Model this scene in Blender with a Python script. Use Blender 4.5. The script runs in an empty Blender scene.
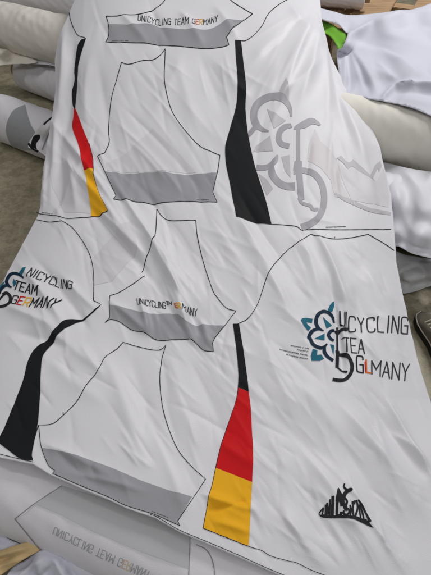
import bpy, bmesh, math
import numpy as np
from mathutils import Vector
from mathutils.geometry import delaunay_2d_cdt

scene = bpy.context.scene
COL = scene.collection
R = math.radians

# ------------------------------------------------------------------ camera
PITCH = R(48.0); VF = R(62.0); CAM = np.array([0.0, 0.0, 1.65])
W, H = 431.0, 575.0
FPX = (H / 2) / math.tan(VF / 2)
FWD = np.array([0, math.cos(PITCH), -math.sin(PITCH)])
UP = np.array([0, math.sin(PITCH), math.cos(PITCH)])
RT = np.array([1.0, 0, 0])
cd = bpy.data.cameras.new('camera'); cam = bpy.data.objects.new('camera', cd); COL.objects.link(cam)
cam.location = CAM; cam.rotation_euler = (math.pi / 2 - PITCH, 0, 0)
cd.sensor_fit = 'VERTICAL'; cd.sensor_height = 24; cd.lens = 12 / math.tan(VF / 2)
cd.clip_start = 0.05; cd.clip_end = 100
scene.camera = cam

# ------------------------------------------------------------------ light
wd = bpy.data.worlds.new('World'); scene.world = wd; wd.use_nodes = True
wd.node_tree.nodes['Background'].inputs[0].default_value = (0.90, 0.93, 1.0, 1)
wd.node_tree.nodes['Background'].inputs[1].default_value = 0.125


def lamp(name, loc, target, sx, sy, power, col):
    l = bpy.data.lights.new(name, 'AREA'); l.shape = 'RECTANGLE'; l.size = sx; l.size_y = sy
    l.energy = power; l.color = col
    o = bpy.data.objects.new(name, l); COL.objects.link(o); o.location = loc
    d = Vector(target) - Vector(loc); o.rotation_euler = d.to_track_quat('-Z', 'Y').to_euler()


lamp('ceiling_or_fill_light', (2.2, 4.1, 3.5), (0.0, 1.5, 0.3), 0.34, 2.2, 136, (1.0, 0.985, 0.985))
lamp('ceiling_or_fill_light', (-2.6, 2.2, 3.6), (-0.8, 2.2, 0.2), 0.35, 2.2, 24, (1.0, 0.965, 0.94))  # added fill, brightens the rolls at the left
lamp('ceiling_or_fill_light', (-0.6, -0.7, 3.4), (-0.2, 0.8, 0.2), 2.2, 0.35, 25, (1.0, 0.975, 0.96))  # added fill over the front, lightens the near roll
lamp('ceiling_or_fill_light', (1.5, -0.6, 3.5), (0.7, 1.6, 0.3), 2.0, 0.35, 17, (1.0, 0.985, 0.975))  # extra fill near the camera, put in to light the right-hand rolls
vs = scene.view_settings; vs.view_transform = 'Standard'; vs.look = 'None'; vs.gamma = 1; vs.exposure = 0.0
try:
    scene.cycles.use_denoising = True
except Exception:
    pass

# ------------------------------------------------------------------ helpers


def rays(s, t):
    s = np.asarray(s, float); t = np.asarray(t, float)
    return (FWD[None, :] + ((s - W / 2) / FPX)[:, None] * RT[None, :] - ((t - H / 2) / FPX)[:, None] * UP[None, :])


def at(s, t, z):
    d = rays([s], [t])[0]
    return CAM + d * ((z - CAM[2]) / d[2])


def tag(o, label=None, cat=None, group=None, kind=None):
    if label: o['label'] = label
    if cat: o['category'] = cat
    if group: o['group'] = group
    if kind: o['kind'] = kind
    return o


def empty(name, loc):
    o = bpy.data.objects.new(name, None); COL.objects.link(o); o.location = [float(a) for a in loc]
    o.empty_display_size = 0.05
    return o


def mk(name, verts, faces, mat, parent=None, smooth=True):
    me = bpy.data.meshes.new(name)
    me.from_pydata([tuple(map(float, v)) for v in verts], [], [tuple(map(int, f)) for f in faces])
    me.update()
    if smooth:
        me.polygons.foreach_set('use_smooth', [True] * len(me.polygons))
    o = bpy.data.objects.new(name, me); COL.objects.link(o)
    me.materials.append(mat)
    if parent:
        o.parent = parent
        o.matrix_parent_inverse.identity()
        o.location = -parent.location
    return o


def catmull(pts, n=8):
    p = [np.array(q, float) for q in pts]
    if len(p) < 3:
        return p
    out = []
    ext = [2 * p[0] - p[1]] + p + [2 * p[-1] - p[-2]]
    for i in range(1, len(ext) - 2):
        a, b, c, d = ext[i - 1], ext[i], ext[i + 1], ext[i + 2]
        for k in range(n):
            u = k / n
            out.append(0.5 * ((2 * b) + (-a + c) * u + (2 * a - 5 * b + 4 * c - d) * u * u + (-a + 3 * b - 3 * c + d) * u ** 3))
    out.append(p[-1])
    return out


def resample(pts, step):
    out = [np.array(pts[0], float)]
    for a, b in zip(pts[:-1], pts[1:]):
        a = np.array(a, float); b = np.array(b, float)
        L = np.linalg.norm(b - a); n = max(1, int(math.ceil(L / step)))
        for k in range(1, n + 1):
            out.append(a + (b - a) * k / n)
    return out


def smooth_poly(runs):
    """closed polygon made from smooth runs joined at corners"""
    out = []
    for r in runs:
        c = catmull(r, 5)
        if out and np.linalg.norm(out[-1] - c[0]) < 1e-3:
            c = c[1:]
        out += c
    if np.linalg.norm(out[0] - out[-1]) < 1e-3:
        out.pop()
    return out


# ------------------------------------------------------------------ materials
def mat_new(name):
    m = bpy.data.materials.new(name); m.use_nodes = True
    nt = m.node_tree
    return m, nt, nt.nodes['Principled BSDF']


def N(nt, typ, **kw):
    n = nt.nodes.new(typ)
    for k, v in kw.items():
        setattr(n, k, v)
    return n


def cloth_mat(name, col, rough=0.6, sheen=0.25, var=0.06, vscale=3.0, bump=0.16, weave=450, spec=0.35, aniso=False):
    m, nt, b = mat_new(name)
    L = nt.links.new
    tc = N(nt, 'ShaderNodeTexCoord')
    nz = N(nt, 'ShaderNodeTexNoise'); nz.inputs['Scale'].default_value = vscale; nz.inputs['Detail'].default_value = 4
    L(tc.outputs['Object'], nz.inputs['Vector'])
    mx = N(nt, 'ShaderNodeMix', data_type='RGBA')
    mx.inputs[6].default_value = tuple(c * (1 - var) for c in col) + (1,)
    mx.inputs[7].default_value = tuple(min(0.95, c * (1 + var)) for c in col) + (1,)
    L(nz.outputs['Fac'], mx.inputs[0]); L(mx.outputs[2], b.inputs['Base Color'])
    b.inputs['Roughness'].default_value = rough
    b.inputs['Specular IOR Level'].default_value = spec
    b.inputs['Sheen Weight'].default_value = sheen
    b.inputs['Sheen Roughness'].default_value = 0.4
    w = N(nt, 'ShaderNodeTexNoise'); w.inputs['Scale'].default_value = weave; w.inputs['Detail'].default_value = 1
    L(tc.outputs['Object'], w.inputs['Vector'])
    w2 = N(nt, 'ShaderNodeTexNoise'); w2.inputs['Scale'].default_value = 38; w2.inputs['Detail'].default_value = 3
    L(tc.outputs['Object'], w2.inputs['Vector'])
    ad = N(nt, 'ShaderNodeMath', operation='MULTIPLY_ADD'); ad.inputs[1].default_value = 0.4
    L(w2.outputs['Fac'], ad.inputs[0]); L(w.outputs['Fac'], ad.inputs[2])
    bp = N(nt, 'ShaderNodeBump'); bp.inputs['Strength'].default_value = bump; bp.inputs['Distance'].default_value = 0.004
    L(ad.outputs[0], bp.inputs['Height']); L(bp.outputs['Normal'], b.inputs['Normal'])
    return m


WHITE = cloth_mat('white_polyester', (0.67, 0.665, 0.69), rough=0.5, sheen=0.12)
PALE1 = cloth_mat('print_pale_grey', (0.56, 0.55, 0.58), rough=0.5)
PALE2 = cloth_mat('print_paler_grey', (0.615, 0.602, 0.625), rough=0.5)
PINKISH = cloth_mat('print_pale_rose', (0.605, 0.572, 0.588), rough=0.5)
GREYB = cloth_mat('print_grey_band', (0.305, 0.307, 0.328), rough=0.5)
LOGOG = cloth_mat('print_logo_grey', (0.33, 0.32, 0.35), rough=0.5)
LOGOL = cloth_mat('print_logo_light_grey', (0.47, 0.455, 0.48), rough=0.5)
BLACK = cloth_mat('print_black', (0.011, 0.012, 0.013), rough=0.65, sheen=0.0, spec=0.1)
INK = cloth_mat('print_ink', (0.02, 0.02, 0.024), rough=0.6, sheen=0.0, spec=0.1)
TEXTG = cloth_mat('print_dark_grey_letters', (0.035, 0.035, 0.042), rough=0.6, sheen=0.0, spec=0.12)
RED = cloth_mat('print_red', (0.56, 0.009, 0.012), rough=0.6, sheen=0.0, spec=0.1)
YEL = cloth_mat('print_yellow', (0.80, 0.41, 0.016), rough=0.6, sheen=0.0, spec=0.1)
ORNG = cloth_mat('print_orange', (0.62, 0.14, 0.02), rough=0.6, sheen=0.0, spec=0.12)
NAVY = cloth_mat('print_navy', (0.006, 0.022, 0.045), rough=0.6, sheen=0.0, spec=0.12)
TEAL = cloth_mat('print_teal', (0.014, 0.13, 0.19), rough=0.6, sheen=0.0, spec=0.12)
FADED = cloth_mat('print_faded_letters', (0.34, 0.34, 0.37), rough=0.5)
FADEO = cloth_mat('print_faded_orange', (0.66, 0.40, 0.27), rough=0.5)
FADEY = cloth_mat('print_faded_yellow', (0.66, 0.52, 0.28), rough=0.5)
FADEB = cloth_mat('print_faded_grey_band', (0.50, 0.505, 0.52), rough=0.5)
FADEL = cloth_mat('print_faded_line', (0.24, 0.24, 0.26), rough=0.5)
ROLLW = cloth_mat('roll_white_fabric', (0.72, 0.71, 0.74), rough=0.5, vscale=5)
LILAC = cloth_mat('lilac_white_satin', (0.555, 0.56, 0.635), rough=0.62, sheen=0.1, spec=0.25)
SATIN = cloth_mat('white_satin', (0.64, 0.64, 0.68), rough=0.5, sheen=0.1, spec=0.3)
CREAM = cloth_mat('cream_fabric', (0.73, 0.705, 0.63), rough=0.75, vscale=6, var=0.08)
CREAMD = cloth_mat('cream_dusty_fabric', (0.74, 0.70, 0.625), rough=0.8, vscale=6, var=0.1)
GREYW = cloth_mat('grey_white_fabric', (0.55, 0.55, 0.55), rough=0.6, var=0.18, vscale=14)
ROLLGREY = cloth_mat('roll_grey_print', (0.30, 0.31, 0.32), rough=0.7, vscale=60, var=0.12)
TAN = cloth_mat('tan_paper', (0.56, 0.41, 0.20), rough=0.7, vscale=14, var=0.18, weave=200, bump=0.2)
GREEN = cloth_mat('green_plastic', (0.16, 0.42, 0.035), rough=0.4, sheen=0, bump=0.03)
CARD = cloth_mat('cardboard_core', (0.33, 0.23, 0.13), rough=0.85, vscale=30, var=0.15, weave=250)
DARK = cloth_mat('dark_inside', (0.015, 0.014, 0.013), rough=0.9)
RUBBER = cloth_mat('black_sole', (0.012, 0.012, 0.012), rough=0.6, sheen=0)
SHOE = cloth_mat('khaki_shoe_fabric', (0.12, 0.105, 0.075), rough=0.85, vscale=30, var=0.15, weave=500, bump=0.3)
LACE = cloth_mat('beige_lace', (0.46, 0.42, 0.34), rough=0.8, vscale=40)


def concrete():
    m, nt, b = mat_new('concrete_floor'); L = nt.links.new
    tc = N(nt, 'ShaderNodeTexCoord')
    n1 = N(nt, 'ShaderNodeTexNoise'); n1.inputs['Scale'].default_value = 2.2; n1.inputs['Detail'].default_value = 8; n1.inputs['Roughness'].default_value = 0.65
    n2 = N(nt, 'ShaderNodeTexNoise'); n2.inputs['Scale'].default_value = 60; n2.inputs['Detail'].default_value = 6
    n3 = N(nt, 'ShaderNodeTexNoise'); n3.inputs['Scale'].default_value = 14; n3.inputs['Detail'].default_value = 8; n3.inputs['Roughness'].default_value = 0.7
    for n in (n1, n2, n3): L(tc.outputs['Object'], n.inputs['Vector'])
    r = N(nt, 'ShaderNodeValToRGB')
    r.color_ramp.elements[0].position = 0.34; r.color_ramp.elements[0].color = (0.29, 0.256, 0.172, 1)
    r.color_ramp.elements[1].position = 0.68; r.color_ramp.elements[1].color = (0.43, 0.388, 0.275, 1)
    L(n1.outputs['Fac'], r.inputs[0])
    r3 = N(nt, 'ShaderNodeValToRGB')
    r3.color_ramp.elements[0].position = 0.40; r3.color_ramp.elements[0].color = (0.62, 0.60, 0.56, 1)
    r3.color_ramp.elements[1].position = 0.56; r3.color_ramp.elements[1].color = (1, 1, 1, 1)
    L(n3.outputs['Fac'], r3.inputs[0])
    mx = N(nt, 'ShaderNodeMix', data_type='RGBA', blend_type='MULTIPLY'); mx.inputs[0].default_value = 0.8
    L(r.outputs[0], mx.inputs[6]); L(r3.outputs[0], mx.inputs[7])
    mx2 = N(nt, 'ShaderNodeMix', data_type='RGBA', blend_type='OVERLAY'); mx2.inputs[0].default_value = 0.35
    L(mx.outputs[2], mx2.inputs[6]); L(n2.outputs['Fac'], mx2.inputs[7])
    L(mx2.outputs[2], b.inputs['Base Color'])
    b.inputs['Roughness'].default_value = 0.55
    bp = N(nt, 'ShaderNodeBump'); bp.inputs['Strength'].default_value = 0.25; bp.inputs['Distance'].default_value = 0.004
    L(n2.outputs['Fac'], bp.inputs['Height']); L(bp.outputs['Normal'], b.inputs['Normal'])
    return m


def wood():
    m, nt, b = mat_new('pallet_wood'); L = nt.links.new
    tc = N(nt, 'ShaderNodeTexCoord'); mp = N(nt, 'ShaderNodeMapping'); mp.inputs['Scale'].default_value = (3, 40, 40)
    L(tc.outputs['Object'], mp.inputs['Vector'])
    n = N(nt, 'ShaderNodeTexNoise'); n.inputs['Scale'].default_value = 2; n.inputs['Detail'].default_value = 7
    L(mp.outputs[0], n.inputs['Vector'])
    r = N(nt, 'ShaderNodeValToRGB')
    r.color_ramp.elements[0].position = 0.3; r.color_ramp.elements[0].color = (0.22, 0.13, 0.065, 1)
    r.color_ramp.elements[1].position = 0.7; r.color_ramp.elements[1].color = (0.42, 0.27, 0.14, 1)
    L(n.outputs['Fac'], r.inputs[0]); L(r.outputs[0], b.inputs['Base Color']); b.inputs['Roughness'].default_value = 0.75
    bp = N(nt, 'ShaderNodeBump'); bp.inputs['Strength'].default_value = 0.3; bp.inputs['Distance'].default_value = 0.003
    L(n.outputs['Fac'], bp.inputs['Height']); L(bp.outputs['Normal'], b.inputs['Normal'])
    return m


WOOD = wood()

# ------------------------------------------------------------------ floor
fl = mk('floor', [(-15, -12, 0), (15, -12, 0), (15, 18, 0), (-15, 18, 0)], [(0, 1, 2, 3)], concrete(), smooth=False)
tag(fl, kind='structure')


# ------------------------------------------------------------------ surfaces given over the picture plane
def ridge_sum(s, t, ridges):
    d = np.zeros_like(s)
    for (x0, y0, x1, y1, w, a, e) in ridges:
        dx, dy = x1 - x0, y1 - y0; L = math.hypot(dx, dy)
        u = ((s - x0) * dx + (t - y0) * dy) / (L * L)
        v = ((s - x0) * -dy + (t - y0) * dx) / L
        bow = (u - 0.5) ** 2 * L * 0.10 * (1 if (int(x0 * 7 + y0 * 3) % 2) else -1)
        v = v + bow
        win = 1 / (1 + np.exp(-(u - 0.13) * 15)) * 1 / (1 + np.exp((u - 0.87) * 15))
        ww = w * (0.7 + 0.6 * np.clip(u, 0, 1))
        e = max(e, 1.25)
        d += a * win * np.exp(-(np.sqrt(v * v + e * e) - e) / ww * 1.2)
    return d


class Surf:
    def __init__(self, depth_fn, ridges=(), fade=None, extra=None, gain=1.0):
        self.gain = gain; self.fn = depth_fn; self.ridges = ridges; self.fade = fade; self.extra = extra

    def base(self, s, t):
        d = rays(s, t)
        return CAM + d * self.fn(np.asarray(s, float), np.asarray(t, float), d)[:, None]

    def nrm(self, f, s, t, h=0.8):
        a = f(s + h, t) - f(s - h, t); b = f(s, t - h) - f(s, t + h)
        n = np.cross(a, b); n /= (np.linalg.norm(n, axis=1)[:, None] + 1e-12)
        return n

    def folded(self, s, t):
        s = np.asarray(s, float); t = np.asarray(t, float)
        p = self.base(s, t); n = self.nrm(self.base, s, t)
        d = ridge_sum(s, t, self.ridges) * self.gain
        if self.extra is not None: d = d + self.extra(s, t)
        if self.fade is not None: d = d * self.fade(s, t)
        return p + n * d[:, None]

    def __call__(self, s, t, off=0.0):
        s = np.asarray(s, float); t = np.asarray(t, float)
        p = self.folded(s, t)
        if off:
            p = p + self.nrm(self.folded, s, t, 0.6) * off
        return p


def plane_depth(hfn):
    def f(s, t, d):
        return (hfn(s, t) - CAM[2]) / d[:, 2]
    return f


def cyl_depth(p0, ax, r):
    def f(s, t, d):
        o = CAM - p0
        dd = d - (d @ ax)[:, None] * ax; oo = o - (o @ ax) * ax
        a = (dd * dd).sum(1); b = 2 * (dd @ oo); c = oo @ oo - r * r
        disc = b * b - 4 * a * c
        lam = np.where(disc > 0, (-b - np.sqrt(np.maximum(disc, 0))) / (2 * a), 50.0)
        # rays that miss: tangent depth
        lt = -b / (2 * a)
        return np.where(disc > 0, lam, lt), disc > 0
    return f


def fill(polys, step=3.0):
    """triangulate the union of px polygons with interior points; returns verts(px), tris"""
    vs_, fs_ = [], []
    allp = []
    for p in polys:
        pa = np.array(p, float)
        if (pa[:, 0] * np.roll(pa[:, 1], -1) - pa[:, 1] * np.roll(pa[:, 0], -1)).sum() < 0: p = list(p)[::-1]
        q = resample(list(p) + [p[0]], step)[:-1]
        ids = []
        for a in q:
            ids.append(len(vs_)); vs_.append((float(a[0]), float(a[1])))
        fs_.append(ids); allp.append(np.array(q))
    A = np.concatenate(allp)
    x0, y0 = A.min(0); x1, y1 = A.max(0)
    if (x1 - x0) > step * 1.5 and (y1 - y0) > step * 1.5:
        gx = np.arange(x0 + step / 2, x1, step); gy = np.arange(y0 + step / 2, y1, step)
        X, Y = np.meshgrid(gx, gy); X = X.ravel(); Y = Y.ravel()
        X = X + 0.13 * step * np.sin(Y * 1.7); Y = Y + 0.13 * step * np.cos(X * 1.3)
        inside = np.zeros(len(X), bool)
        for q in allp:
            c = np.zeros(len(X), bool)
            for (ax, ay), (bx, by) in zip(q, np.roll(q, -1, 0)):
                cond = ((ay > Y) != (by > Y))
                xx = (bx - ax) * (Y - ay) / (by - ay + 1e-12) + ax
                c ^= cond & (X < xx)
            inside |= c
        X = X[inside]; Y = Y[inside]
        if len(X):
            near = np.full(len(X), 9e9)
            for k in range(0, len(A), 64):
                near = np.minimum(near, ((X[:, None] - A[None, k:k + 64, 0]) ** 2 + (Y[:, None] - A[None, k:k + 64, 1]) ** 2).min(1))
            ok = near > (.55 * step) ** 2; X = X[ok]; Y = Y[ok]
        for x, y in zip(X, Y):
            vs_.append((float(x), float(y)))
    res = delaunay_2d_cdt([Vector(v) for v in vs_], [], fs_, 0, 1e-4, True)
    v2 = np.array([(v.x, v.y) for v in res[0]])
    tris = [f for f, o in zip(res[2], res[5]) if len(o) > 0]
    used = sorted({i for f in tris for i in f})
    remap = {i: k for k, i in enumerate(used)}
    return v2[used], [tuple(remap[i] for i in f) for f in tris]


def orient(p, tris):
    """make faces point to the camera"""
    t0 = np.array([f[:3] for f in tris])
    a, b, c = p[t0[:, 0]], p[t0[:, 1]], p[t0[:, 2]]
    nn = np.cross(b - a, c - a)
    flip = (nn * (CAM - a)).sum(1) < 0
    return [tuple(reversed(f)) if fl_ else f for f, fl_ in zip(tris, flip)]


def stamp(name, polys, mat, surf, parent, off=0.0008, step=1.3, label=None):
    v, tr = fill(polys, step)
    p = surf(v[:, 0], v[:, 1], off * .45 + .0010)
    o = mk(name, p, orient(p, tr), mat, parent)
    if label: o['label'] = label
    return o


def ribbon_quads(pts, w):
    """stroke of width w as polygons: one mitred strip per smooth stretch, split at sharp corners"""
    p = [np.array(q, float) for q in pts]
    runs = [[p[0]]]
    for i in range(1, len(p)):
        runs[-1].append(p[i])
        if i < len(p) - 1:
            a = p[i] - p[i - 1]; b = p[i + 1] - p[i]
            c = float(a @ b) / (np.linalg.norm(a) * np.linalg.norm(b) + 1e-9)
            if c < 0.42: runs.append([p[i]])
    out = []
    for r in runs:
        for _ in range(2 if len(r) > 2 else 0):          # round the blunt corners
            q = [r[0]]
            for a, b in zip(r[:-1], r[1:]):
                q += [a * .75 + b * .25, a * .25 + b * .75]
            r = q + [r[-1]]
        e0 = r[0] - r[1]; e1 = r[-1] - r[-2]
        r = [r[0] + e0 / (np.linalg.norm(e0) + 1e-9) * w * .45] + r[1:-1] + [r[-1] + e1 / (np.linalg.norm(e1) + 1e-9) * w * .45]
        L_, R_ = strip(r, w)
        out.append(L_ + R_[::-1])
    return out


def strip(pts, w):
    """one mitred ribbon as a polygon (open)"""
    p = [np.array(q, float) for q in pts]
    L_, R_ = [], []
    for i in range(len(p)):
        t = p[min(i + 1, len(p) - 1)] - p[max(i - 1, 0)]
        t /= np.linalg.norm(t) + 1e-9
        n = np.array([-t[1], t[0]]) * w / 2
        L_.append(p[i] + n); R_.append(p[i] - n)
    return L_, R_


def lines(name, runs, w, mat, surf, parent, off=0.0011, step=2.0, label=None):
    # runs that touch at their ends belong to one line
    sets = []
    for r in runs:
        hit = [g for g in sets if any(math.hypot(a[0] - b[0], a[1] - b[1]) < 1.2 for q in g for a in (q[0], q[-1]) for b in (r[0], r[-1]))]
        new = [r]
        for g in hit: new = g + new; sets.remove(g)
        sets.append(new)
    for g in sets: line_set(name, g, w, mat, surf, parent, off, step, label)


def line_set(name, runs, w, mat, surf, parent, off=0.0011, step=2.0, label=None):
    V, F = [], []
    for r in runs:
        c = resample(catmull(r, 6), step) if len(r) > 2 else resample(r, step)
        c = [q for k, q in enumerate(c) if k == 0 or np.linalg.norm(q - c[k - 1]) > 0.05]
        wob = [w * (0.85 + 0.3 * abs(math.sin(q[0] * 0.31 + q[1] * 0.17))) for q in c]
        L_, R_ = [], []
        for i in range(len(c)):
            t = c[min(i + 1, len(c) - 1)] - c[max(i - 1, 0)]
            t = t / (np.linalg.norm(t) + 1e-9); n = np.array([-t[1], t[0]]) * wob[i] / 2
            L_.append(c[i] + n); R_.append(c[i] - n)
        b = len(V)
        for a_, b_ in zip(L_, R_): V += [a_, b_]
        for i in range(len(c) - 1):
            F.append((b + 2 * i, b + 2 * i + 1, b + 2 * i + 3, b + 2 * i + 2))
    v = np.array(V); p = surf(v[:, 0], v[:, 1], off * .45 + .0010)
    o = mk(name, p, orient(p, F), mat, parent)
    if label: o['label'] = label
    return o


# ------------------------------------------------------------------ stroke letters (x right, y down, box 0..1)
GLY = {
    'U': [[(0, 0), (0, .85), (.2, 1), (.8, 1), (1, .85), (1, 0)]],
    'N': [[(0, 1), (0, 0), (1, 1), (1, 0)]],
    'I': [[(.5, 0), (.5, 1)]],
    'C': [[(1, .18), (1, .08), (.85, 0), (.15, 0), (0, .12), (0, .88), (.15, 1), (.85, 1), (1, .92), (1, .82)]],
    'Y': [[(0, 0), (.5, .5), (1, 0)], [(.5, .5), (.5, 1)]],
    'L': [[(0, 0), (0, 1), (1, 1)]],
    'G': [[(1, .2), (1, .08), (.85, 0), (.15, 0), (0, .12), (0, .88), (.15, 1), (1, 1), (1, .52), (.55, .52)]],
    'T': [[(0, 0), (1, 0)], [(.5, 0), (.5, 1)]],
    'E': [[(1, 0), (0, 0), (0, 1), (1, 1)], [(0, .5), (.8, .5)]],
    'A': [[(0, 1), (.5, 0), (1, 1)], [(.2, .66), (.8, .66)]],
    'M': [[(0, 1), (0, 0), (.5, .6), (1, 0), (1, 1)]],
    'R': [[(0, 1), (0, 0), (.85, 0), (1, .12), (1, .42), (.85, .54), (0, .54)], [(.45, .54), (1, 1)]],
    'O': [[(0, .12), (.15, 0), (.85, 0), (1, .12), (1, .88), (.85, 1), (.15, 1), (0, .88), (0, .12)]],
    '2': [[(0, .15), (.15, 0), (.85, 0), (1, .15), (1, .4), (0, 1), (1, 1)]],
    '0': [[(0, .12), (.15, 0), (.85, 0), (1, .12), (1, .88), (.85, 1), (.15, 1), (0, .88), (0, .12)]],
}
WID = {'I': 0.32, 'M': 1.2, ' ': 0.6, 'L': 0.85, 'E': 0.9, 'T': 0.95}


def along(pl, u):
    p = np.array(pl, float); seg = np.linalg.norm(np.diff(p, axis=0), axis=1); cum = np.concatenate([[0], np.cumsum(seg)])
    x = u * cum[-1]
    return np.array([np.interp(x, cum, p[:, 0]), np.interp(x, cum, p[:, 1])])


def word(name, text, top, bot, sw, mats, surf, parent, off=0.0012, gap=0.38, flip=False, label=None, skip=''):
    """mats: dict index->material, default key -1"""
    adv = [WID.get(c, 1.0) for c in text]
    tot = sum(adv) + gap * (len(text) - 1)
    x = 0; groups = {}; wi = 0; cm = None
    for i, ch in enumerate(text):
        if ch == ' ' or mats.get(i, mats[-1]) is not cm: wi += 1
        cm = mats.get(i, mats[-1])
        if ch != ' ' and ch not in skip:
            for st in GLY[ch]:
                q = []
                for (gx, gy) in st:
                    u = (x + gx * adv[i]) / tot
                    if flip: gy = 1 - gy
                    a = along(top, u); b = along(bot, u)
                    q.append(a + (b - a) * gy)
                groups.setdefault((wi, mats.get(i, mats[-1])), []).extend(ribbon_quads(q, sw))
        x += adv[i] + gap
    out = []
    for (_, m), polys in groups.items():
        out.append(stamp(name, polys, m, surf, parent, off, 1.6, label if m is mats[-1] else None))
    return out


# ------------------------------------------------------------------ the printed roll in front
A0 = at(16.5, 489, 0.125); A1 = at(111.5, 530, 0.125)
AX = (A1 - A0); AX /= np.linalg.norm(AX)
RR = 0.125


def lathe_roll(name, p0, p1, r, mat, label, group, core=True, wob=0.004, seed=0, nl=150, na=96, sag=0.0, taper=0.0, group_on=True, uneven=0.012, rcore=.038, cext=.035, spiral=0.0, step_at=1.2):
    """fabric roll: wrap (with wrinkled skin and dished ends) + cardboard core tube"""
    p0 = np.array(p0, float); p1 = np.array(p1, float)
    L = np.linalg.norm(p1 - p0); ax = (p1 - p0) / L
    up = np.array([0, 0, 1.0]); sd = np.cross(ax, up); sd /= np.linalg.norm(sd); up = np.cross(sd, ax)
    root = empty(name, p0 + np.array([0, 0, -r]))
    rng = np.random.RandomState(seed)
    bands = [(rng.rand(), rng.rand() * 6.28, 2 + rng.rand() * (9 if q_ < 14 else 30), rng.rand() * 6.28, rng.randint(1, 4 if q_ < 14 else 9)) for q_ in range(30)]
    V, F = [], []
    prof = []
    rc = min(rcore, r * 0.45)
    prof += [(0.0 + uneven, rc)]
    for k in range(1, 7): prof.append((uneven * (1 - k / 6) + 0.006 * math.sin(k * 2.1 + seed), rc + (r - 0.012 - rc) * k / 6))
    for k in range(1, 4):
        a = k / 4 * math.pi / 2
        prof.append((0.012 * (1 - math.cos(a)), r - 0.012 + 0.012 * math.sin(a)))
    for k in range(nl + 1): prof.append((0.012 + (L - 0.024) * k / nl, r))
    for k in range(3, 0, -1):
        a = k / 4 * math.pi / 2
        prof.append((L - 0.012 * (1 - math.cos(a)), r - 0.012 + 0.012 * math.sin(a)))
    for k in range(6, 0, -1): prof.append((L - uneven * (1 - k / 6) + 0.005 * math.sin(k * 2.1 + seed), rc + (r - 0.012 - rc) * k / 6))
    prof.append((L - uneven, rc))
    for (x, rad) in prof:
        for j in range(na):
            a = 2 * math.pi * j / na
            dr = 0
            if rad > r * 0.8:
                for (q, ph, fr, p2, hm) in bands:
                    dr += wob * 0.32 * (q - .3) * math.sin(fr * x / L * 6.28 + ph + hm * a) * math.cos(hm * a + p2)
                dr -= taper * x / L
                dr += spiral * ((((a - step_at) / 6.2832) % 1.0) - 1)
            rr = rad + dr
            V.append(p0 + ax * x + sd * rr * math.cos(a) + up * rr * math.sin(a) + np.array([0, 0, -sag * math.sin(math.pi * x / L)]))
    n = len(prof)
    for i in range(n - 1):
        for j in range(na):
            F.append((i * na + j, i * na + (j + 1) % na, (i + 1) * na + (j + 1) % na, (i + 1) * na + j))
    o = mk('fabric_wrap', V, F, mat, root)
    if core:
        V, F = [], []
        ca = 40
        ext = cext
        prof = [(-ext, rc - 0.007), (-ext, rc - 0.0005), (L + ext, rc - 0.0005), (L + ext, rc - 0.007), (-ext, rc - 0.007)]
        for (x, rad) in prof[:-1]:
            for j in range(ca):
                a = 2 * math.pi * j / ca
                V.append(p0 + ax * x + sd * rad * math.cos(a) + up * rad * math.sin(a))
        for i in range(4):
            for j in range(ca):
                F.append((i * ca + j, i * ca + (j + 1) % ca, ((i + 1) % 4) * ca + (j + 1) % ca, ((i + 1) % 4) * ca + j))
        mk('cardboard_core', V, F, CARD, root, smooth=False)
    tag(root, label, 'fabric roll', group)
    return root, ax


GR = 'rolls of fabric lying in the pile'
front_p0 = A0 - AX * 0.55; front_p1 = A0 + AX * 1.25
front, _ = lathe_roll('fabric_roll', front_p0, front_p1, RR, ROLLW,
                      'white roll with faded grey band and upside-down pale lettering, in front of the sheet edge', GR, wob=0.0025, seed=3)

cyl = cyl_depth(A0, AX, RR + 0.0015)


def roll_depth(s, t, d):
    lam, hit = cyl(s, t, d)
    return lam


ROLLS = Surf(roll_depth)

# ------------------------------------------------------------------ the big printed sheet
TK = np.array([-80, -20, 0, 20, 60, 100, 150, 190, 260, 340, 420, 490, 560, 700.])
ZK = np.array([.79, .765, .745, .715, .63, .54, .465, .42, .365, .33, .31, .30, .285, .26])


def smooth_interp(x, xk, yk):
    # dense linear + smoothing gives a C1 curve
    g = np.arange(-120, 760, 1.0); y = np.interp(g, xk, yk)
    k = np.hanning(61); k /= k.sum()
    y = np.convolve(np.pad(y, 30, mode='edge'), k, mode='valid')
    return np.interp(x, g, y)


LT = np.array([-60, -20, 0, 15, 40, 60, 90, 115, 150, 205, 216, 250, 290, 340, 420, 700.])
LS = np.array([82, 79, 75, 68.5, 58, 55, 56.5, 53, 47, 42, 38, 20, 0, -28, -70, -70.])
RT_ = np.array([-60, -20, 0, 20, 50, 85, 115, 145, 195, 225, 262, 320, 375, 410, 470, 700.])
RS = np.array([318, 319, 320, 321.5, 327, 345, 365, 378, 390, 393, 396, 406.5, 420, 431, 455, 520.])
BS = np.array([-80, 0, 33, 50, 62, 80, 108, 127, 144, 155, 180, 240, 290, 520.])
BT = np.array([428, 457, 463.5, 474.2, 479.2, 487.3, 498.8, 507.8, 513.6, 517.2, 531.5, 557, 579, 680.])


def lat(s, t):
    l = np.interp(t, LT, LS); r = np.interp(t, RT_, RS)
    return (s - l) / (r - l)


def sheet_h(s, t):
    z = smooth_interp(t, TK, ZK)
    u = np.clip(lat(s, t), 0, 1)
    a = np.interp(t, [0, 100, 220, 400, 480, 560], [.07, .07, .08, .07, .02, .0])
    return z - a * np.abs(2 * u - 1) ** 5


cyl_in = cyl_depth(A0, AX, RR + 0.026)


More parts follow.
